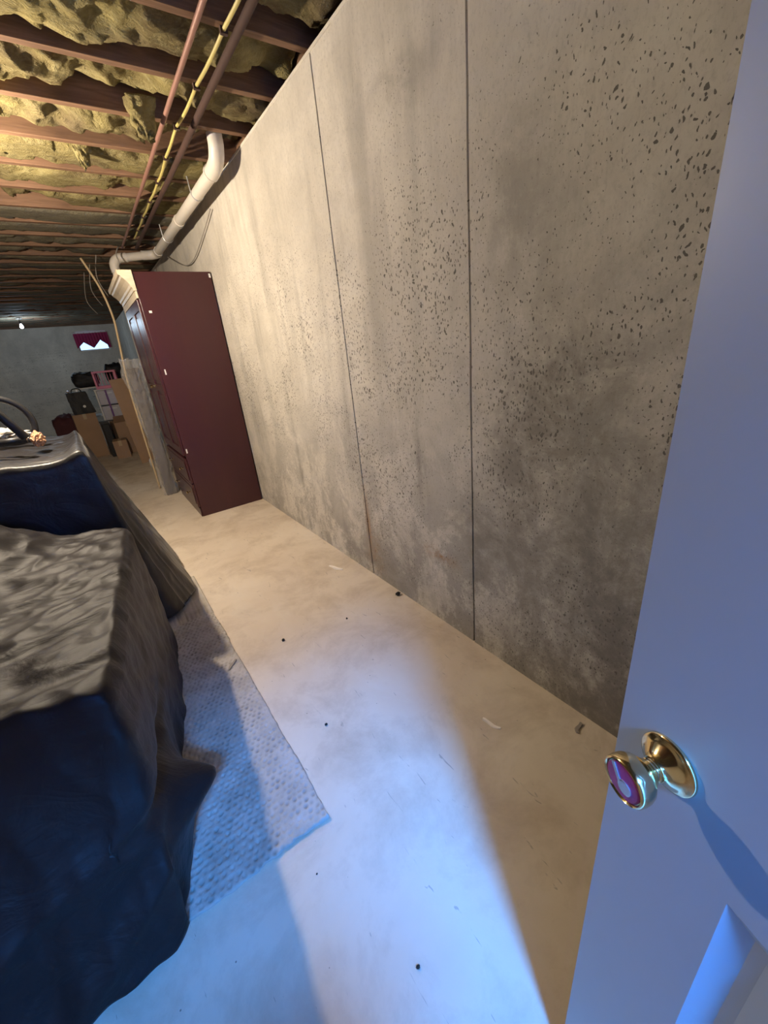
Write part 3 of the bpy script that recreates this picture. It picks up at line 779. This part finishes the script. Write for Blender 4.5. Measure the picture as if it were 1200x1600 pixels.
# ------------------------------------------------------------------ bulbs
def bulb_fixture(loc, mat, power, col, label, rad):
    b_ = empty('ceiling_bulb', (loc[0], loc[1], loc[2])); tag(b_, label, 'light')
    zt = 2.61 - loc[2]
    MB().lathe([(.055, zt), (.055, zt - .014), (.04, zt - .03), (.008, zt - .036)], None, 24).build('ceiling_box', MWHITE, b_, True)
    MB().tube([(0, 0, zt - .03), (0, 0, .10)], .004, 8).build('cord', MBLACK, b_, True)
    MB().lathe([(.006, .115), (.019, .105), (.021, .09), (.021, .055)], None, 24).build('lamp_holder', MBLACK, b_, True)
    MB().lathe([(.013, .054), (.014, .04), (.024, .022), (.030, 0), (.026, -.018), (.014, -.029), (.002, -.032)], None, 24).build('bulb_glass', mat, b_, True)
    l = bpy.data.lights.new('bulb_light', 'POINT'); l.energy = power; l.color = col; l.shadow_soft_size = rad
    o = bpy.data.objects.new('bulb_light', l); COL.objects.link(o); o.location = (0, 0, -.06); o.parent = b_
    return b_
bulb_fixture(BULB, MBULB, BULB_POWER, (1.0, 0.84, 0.64), 'warm bare bulb on the joists above the covered furniture', .03)
bulb_fixture(FAR_BULB, MBULB2, FAR_POWER, (0.60, 0.80, 1.0), 'bright cool bare bulb on the joists near the far wall', .03)

# ------------------------------------------------------------------ things on the black cover
hb = empty('handlebar', (-.47, 3.2, 1.085)); tag(hb, 'black curved rubber ring and bar resting on the black cover at left edge', 'handlebar')
ring = [(.165 * math.cos(a), .04 * math.cos(a), .095 + .165 * math.sin(a)) for a in [-.35 + 3.85 * k / 40 for k in range(41)]]
MB().tube(ring, .018, 12).build('ring', MBLACK, hb, True)
MB().tube(bez([(-.06, -.30, .27), (.05, -.30, .215), (.10, -.30, .13), (.135, -.28, .045)], 8), .021, 12).build('grip_bar', MBLACK, hb, True)
MB().tube([(-.02, -.2, .03), (.13, -.22, .03)], .02, 12).build('foot_bar', MBLACK, hb, True)

def crumple(name, loc, sx, sy, sz, mat, seed, label, cat, amp=.35):
    bm = bmesh.new(); bmesh.ops.create_icosphere(bm, subdivisions=4, radius=1)
    for v in bm.verts:
        d = v.co.normalized()
        a = 1 + amp * (abs(noise.noise(d * 2.3 + Vector((seed, 0, 0)))) - .25) * 2 + amp * .5 * noise.noise(d * 5 + Vector((0, seed, 0)))
        v.co = Vector((d.x * sx * a, d.y * sy * a, max(-.95 * sz, d.z * sz * a)))
    me = bpy.data.meshes.new(name); bm.to_mesh(me); bm.free(); me.materials.append(mat)
    o = bpy.data.objects.new(name, me); COL.objects.link(o); o.location = loc; tag(o, label, cat); return o
crumple('paper_bag', (-.30, 3.07, 1.095), .032, .05, .042, MPAPER, 2, 'crumpled orange-brown paper scrap lying on the black cover beside the ring', 'paper', .25)
crumple('crumpled_paper', (-.47, 3.42, 1.11), .09, .10, .035, MCRUMP, 6, 'crumpled whitish paper lying on the black cover behind the ring', 'paper', .6)

# ------------------------------------------------------------------ far end clutter
def carton(loc, sx, sy, sz, rz, label, group='cardboard boxes at the far end', flaps=False):
    c = empty('cardboard_box', loc, rz)
    tag(c, label, 'box', group)
    MB().box(-sx/2, sx/2, -sy/2, sy/2, 0, sz).build('box_body', MCARD, c, bevel=.004)
    MB().box(-.025, .025, -sy/2 - .001, sy/2 + .001, sz - .09, sz + .001).build('tape', MTAPE, c)
    if flaps:
        m = MB(); m.box(-sx/2, sx/2, 0, .004, 0, sy * .45, Matrix.Translation((0, -sy/2, sz)) @ Matrix.Rotation(.9, 4, 'X'))
        m.build('flap', MCARD, c)
    return c
carton((-.145, 9.15, 0), .34, .5, .765, .05, 'tall cardboard box carrying a black bag beside the black covered furniture')
carton((.235, 8.42, 0), .21, .3, .30, -.08, 'small low cardboard box nearest the bare floor at the far end', flaps=False)
carton((.42, 8.88, 0), .40, .45, .56, .1, 'wide cardboard box behind the small low one', flaps=True)

bg = empty('black_bag', (-.11, 9.12, .767), .06); tag(bg, 'black bag with a white mark standing on the tall cardboard box', 'bag')
bm = bmesh.new(); bmesh.ops.create_cube(bm, size=1); bmesh.ops.subdivide_edges(bm, edges=bm.edges, cuts=7, use_grid_fill=True)
for v in bm.verts:
    d = v.co.copy(); e = max(abs(d.x), abs(d.y), abs(d.z))
    v.co = Vector((d.x * .32 * (1 - .12 * (d.z + .5)) - .03 * (d.z + .5), d.y * .36 * (1 - .2 * (d.z + .5)), (d.z + .5) * .36))
    v.co += Vector((fbm(d * 4, 2), fbm(d * 4 + Vector((9, 0, 0)), 2), 0)) * .012
me = bpy.data.meshes.new('bag_body'); bm.to_mesh(me); bm.free(); me.materials.append(MBAG)
o = bpy.data.objects.new('bag_body', me); COL.objects.link(o); o.parent = bg
MB().tube(bez([(-.09, 0, .355), (-.06, 0, .41), (.03, 0, .41), (.06, 0, .355)], 8), .009, 8).build('handle', MBAG, bg, True)
MB().lathe([(.022, 0), (.022, .004), (.003, .006)], Matrix.Translation((.02, -.178, .12)) @ Matrix.Rotation(PI/2, 4, 'X'), 16).build('white_mark', MWHITE, bg)
MB().lathe([(.015, 0), (.02, .02), (.02, .035), (.006, .04)], Matrix.Translation((-.13, -.08, .36)), 14).build('silver_clasp', MSILV, bg)

def sack(name, loc, sx, sy, sz, mat, seed, label, cat, amp=.15, group=None):
    bm = bmesh.new(); bmesh.ops.create_cube(bm, size=2); bmesh.ops.subdivide_edges(bm, edges=bm.edges, cuts=9, use_grid_fill=True)
    for v in bm.verts:
        d = v.co; l = (abs(d.x) ** 5 + abs(d.y) ** 5 + abs(d.z) ** 5) ** .2
        d = d / l
        a = 1 + amp * fbm(d * 1.8 + Vector((seed, 0, 0)), 3)
        v.co = Vector((d.x * sx / 2 * a, d.y * sy / 2 * a, (d.z * .5 + .5) * sz * (1 + (a - 1) * (d.z > 0))))
    me = bpy.data.meshes.new(name); bm.to_mesh(me); bm.free(); me.materials.append(mat)
    me.polygons.foreach_set('use_smooth', [True] * len(me.polygons))
    o = bpy.data.objects.new(name, me); COL.objects.link(o); o.location = loc; tag(o, label, cat, group); return o
sack('cloth_bag', (-.50, 10.2, 0), .38, .4, .68, MMAROON, 3, 'dark maroon cloth sack behind the tall cardboard box', 'bag')
bn = empty('storage_bin', (.11, 8.76, 0), .05); tag(bn, 'narrow black storage bin on the floor between the cardboard boxes', 'bin')
MB().box(-.055, .055, -.17, .17, 0, .57).build('bin_body', MBAG, bn, bevel=.01)
MB().box(-.062, .062, -.178, .178, .57, .60).build('bin_lid', MBLACK, bn, bevel=.006)

# shelf unit with bags, drawer tower with pink crate
sh = empty('shelf_unit', (.30, 9.95, 0)); tag(sh, 'pale shelf unit at the far end carrying black bags', 'shelf')
for x in (-.42, .42):
    for y in (-.2, .2): MB().box(x - .015, x + .015, y - .015, y + .015, 0, 1.16).build('post', MSTEEL, sh)
for z in (.12, .62, 1.145): MB().box(-.44, .44, -.22, .22, z, z + .02).build('shelf_board', MWHITE, sh)
sack('duffel_bag', (.08, 9.9, 1.166), .40, .35, .26, MBAG, 7, 'low black duffel bag on the shelf unit, left of the pink crate', 'bag')
sack('duffel_bag', (.58, 9.95, 1.166), .30, .32, .36, MBAG, 11, 'tall dark bag on the shelf unit behind the pink crate', 'bag')

dt = empty('drawer_tower', (.34, 9.38, 0)); tag(dt, 'translucent drawer tower with purple frame under the pink crate', 'drawers')
for x in (-.19, .19): MB().box(x - .012, x + .012, -.17, .17, 0, 1.12).build('side_frame', MWHITE, dt)
MB().box(-.05, -.02, -.19, -.172, 0, 1.10).build('purple_strip', MPURF, dt)
for k in range(4):
    z = .02 + .275 * k
    d = MB().box(-.176, .176, -.17, .17, z, z + .255).build('drawer', MFROST, dt, bevel=.01)
    MB().box(-.06, .06, -.186, -.17, z + .19, z + .215).build('drawer_pull', MWHITE, d)
MB().box(-.205, .205, -.18, .18, 1.105, 1.125).build('tower_top', MWHITE, dt)

pc = empty('pink_crate', (.385, 9.3, 1.126), -.12); tag(pc, 'pink plastic crate lying open on the drawer tower', 'crate')
cw, cd, ch = .36, .30, .30
for x in (-cw/2, cw/2 - .018):
    for z in (0, ch - .018): MB().box(x, x + .018, -cd/2 + .016, cd/2 - .016, z, z + .018).build('rail', MPINK, pc)
for y in (-cd/2, cd/2 - .016):
    m = MB(); m.box(-cw/2, cw/2, y, y + .016, 0, .045); m.box(-cw/2, cw/2, y, y + .016, ch - .03, ch); m.box(-cw/2, -cw/2 + .03, y, y + .016, .045, ch - .03); m.box(cw/2 - .03, cw/2, y, y + .016, .045, ch - .03)
    m.build('crate_rim', MPINK, pc)
for k in range(6):
    x = -cw/2 + .05 + k * .05
    MB().box(x, x + .010, cd/2 - .012, cd/2 - .004, .045, ch - .03).build('slat', MPINK, pc)
for k in range(4):
    z = .06 + k * .055
    for x in (-cw/2 + .002, cw/2 - .01): MB().box(x, x + .008, -cd/2 + .016, cd/2 - .016, z, z + .012).build('slat', MPINK, pc)
MB().box(-cw/2 + .018, cw/2 - .018, -cd/2 + .016, cd/2 - .016, .002, .010).build('crate_base', MPINK, pc)

# wrapped panel, cardboard sheet, poles and sticks by the wardrobe
wp = empty('wrapped_panel', (.475, 5.22, 0), .12); tag(wp, 'plastic-wrapped grey panel standing upright past the wardrobe front', 'panel')
MB().box(-.055, .06, -.02, .02, 0.0, 1.42).build('panel_board', MBOARD, wp, bevel=.004)
vs = []; fs = []
nz, na = 60, 36
for k in range(nz + 1):
    z = .01 + 1.50 * k / nz
    for i in range(na):
        a = 2 * PI * i / na; r = 1 + (.25 + .25 * min(1, max(0, z - .9) / .3)) * fbm((math.cos(a) * 2, math.sin(a) * 2, z * 7), 3) + .25 * min(1, max(0, z - 1.0) / .3)
        vs.append((.003 + .072 * r * math.cos(a) * 1.1, .036 * r * math.sin(a) * 1.2, z + .02 * noise.noise((a * 3, z * 9, 1))))
for k in range(nz):
    for i in range(na): fs.append((k*na + i, k*na + (i+1) % na, (k+1)*na + (i+1) % na, (k+1)*na + i))
mesh_obj('wrap_film', vs, fs, MFILM, wp)

tag(MB().box(-.10, .10, -.006, .006, 0, 1.30, Matrix.Translation((.50, 7.45, 0)) @ Matrix.Rotation(-.05, 4, 'Y') @ Matrix.Rotation(.06, 4, 'X')).build('cardboard_sheet', MCARD), 'tall narrow cardboard sheet leaning upright behind the wrapped panel', 'cardboard')
pts = bez([(.40, 5.62, 0.0), (.41, 5.6, .6), (.425, 5.6, 1.26), (.47, 5.6, 1.72), (.487, 5.6, 1.95), (.455, 5.6, 2.22), (.371, 5.6, 2.49)], 10)
tag(MB().tube(pts, .011, 10).build('bowed_pole', MSTICK, None, True), 'long thin bowed pale pole standing from floor to joists beside the wardrobe', 'pole')
tag(MB().tube([(.575, 6.55, .0), (.49, 6.35, .98)], .011, 8).build('wooden_stick', MSTICK, None, True), 'short straight pale wooden stick leaning behind the wrapped panel', 'stick')
tag(MB().tube([(.56, 6.15, .0), (.53, 6.05, 1.05)], .010, 8).build('broom_handle', MGREY, None, True), 'grey straight handle leaning right of the pale wooden stick', 'stick')
def bottle(loc, h, r, label):
    o = MB().lathe([(r, 0), (r, h * .62), (r * .8, h * .72), (r * .35, h * .8), (r * .35, h * .9)], None, 20).build('plastic_bottle', MWHITE, None, True)
    o.location = loc; tag(o, label, 'bottle', 'white bottles by the stick')
    c = MB().lathe([(r * .42, h * .88), (r * .42, h), (r * .3, h * 1.01)], None, 16).build('bottle_cap', MBLACK, o)
    return o
bottle((.50, 7.0, 0), .16, .03, 'white plastic bottle nearest the wardrobe on the floor')
bottle((.555, 7.5, 0), .30, .035, 'taller white plastic bottle farther back by the stick')
bottle((.50, 7.75, 0), .26, .03, 'white plastic bottle farthest back beside the cardboard sheet')

# curtain inside the window
cu = empty('window_curtain', (WX0, YF - .03, WZ0)); tag(cu, 'maroon curtain swagged across the small far window', 'curtain')
vs = []; fs = []; nx, nz = 70, 14
for i in range(nx + 1):
    q = i / nx; x = -.03 + (ww + .06) * q
    # two scallops left open at the bottom
    s = 1 - abs(2 * ((q * 2.0 + .04) % 1.0) - 1)
    zb = .06 + .17 * s * (0.9 if q < .5 else 1.1)
    if q > .9: zb = max(.05, zb * .6)
    for k in range(nz + 1):
        zt_ = wh - .03 - .018 * abs(math.sin(q * 19))
        z = zt_ - (zt_ - zb) * k / nz
        vs.append((x, .016 * math.sin(q * 75) * (0.4 + k / nz), z))
for i in range(nx):
    for k in range(nz):
        a = i * (nz + 1) + k; fs.append((a, a + 1, a + nz + 2, a + nz + 1))
o = mesh_obj('curtain_cloth', vs, fs, MCURT, cu, True)
MB().tube([(-.05, 0, wh - .045), (ww + .05, 0, wh - .045)], .008, 8).build('curtain_rod', MWHITE, cu, True)

# ------------------------------------------------------------------ litter on the floor
def sliver(name, loc, l, w_, h, rz, mat, label, cat='wood chip', group=None):
    n = 8; vs = []; fs = []
    for i in range(n + 1):
        q = i / n; x = (q - .5) * l; ww_ = w_ * (1 - .5 * abs(q - .5) * 2) * (1 + .3 * noise.noise((q * 5, l * 99, 0)))
        y = .25 * w_ * math.sin(q * 5)
        zz = h * (1 + .4 * math.sin(q * 4 + l * 50))
        vs += [(x, y - ww_/2, 0), (x, y + ww_/2, 0), (x, y + ww_/2 * .7, zz), (x, y - ww_/2 * .7, zz)]
    for i in range(n):
        a = 4 * i
        for k in range(4): fs.append((a + k, a + (k+1) % 4, a + 4 + (k+1) % 4, a + 4 + k))
    fs.append((3, 2, 1, 0)); fs.append((4*n, 4*n+1, 4*n+2, 4*n+3))
    o = flip(mesh_obj(name, vs, fs, mat, None, False, loc)); o.rotation_euler = (0, 0, rz); tag(o, label, cat, group); return o
sliver('wood_sliver', (.896, .751, .001), .075, .017, .007, 1.9, MCHIP, 'pale wood sliver on the shaded floor near the door')
sliver('wood_sliver', (1.045, 2.26, .001), .12, .022, .007, 2.0, MCHIP, 'long pale wood sliver on the floor near the rust-stained joint')
sliver('wood_chip', (.184, 1.786, .013), .07, .02, .006, .9, MCHIP2, 'grey wood chip lying on the dimpled mat')
sliver('wood_chip', (1.13, .53, .001), .05, .02, .007, .4, MCHIP2, 'brownish chip on the floor close to the wall base by the door')
def crumb(loc, s, seed, label):
    o = crumple('dirt_crumb', (loc[0], loc[1], s * .45), s * .6, s * .5, s * .45, MDIRT, seed, label, 'debris', .6)
    o['group'] = 'dark crumbs scattered on the floor'; return o
crumb((1.165, 1.70), .022, 1, 'largest dark clod lying against the wall base')
crumb((.459, 1.796), .012, 2, 'dark crumb on the floor right of the mat, beyond the mat chip')
crumb((.389, 1.179), .009, 3, 'dark crumb midway along the mat edge on open floor')
crumb((.236, .418), .007, 4, 'dark crumb nearest the camera on blue-lit floor')
crumb((.811, 1.718), .008, 5, 'dark crumb out between the mat and the wall clod')
crumb((.125, .747), .004, 6, 'tiny dark crumb just in front of the mat corner')
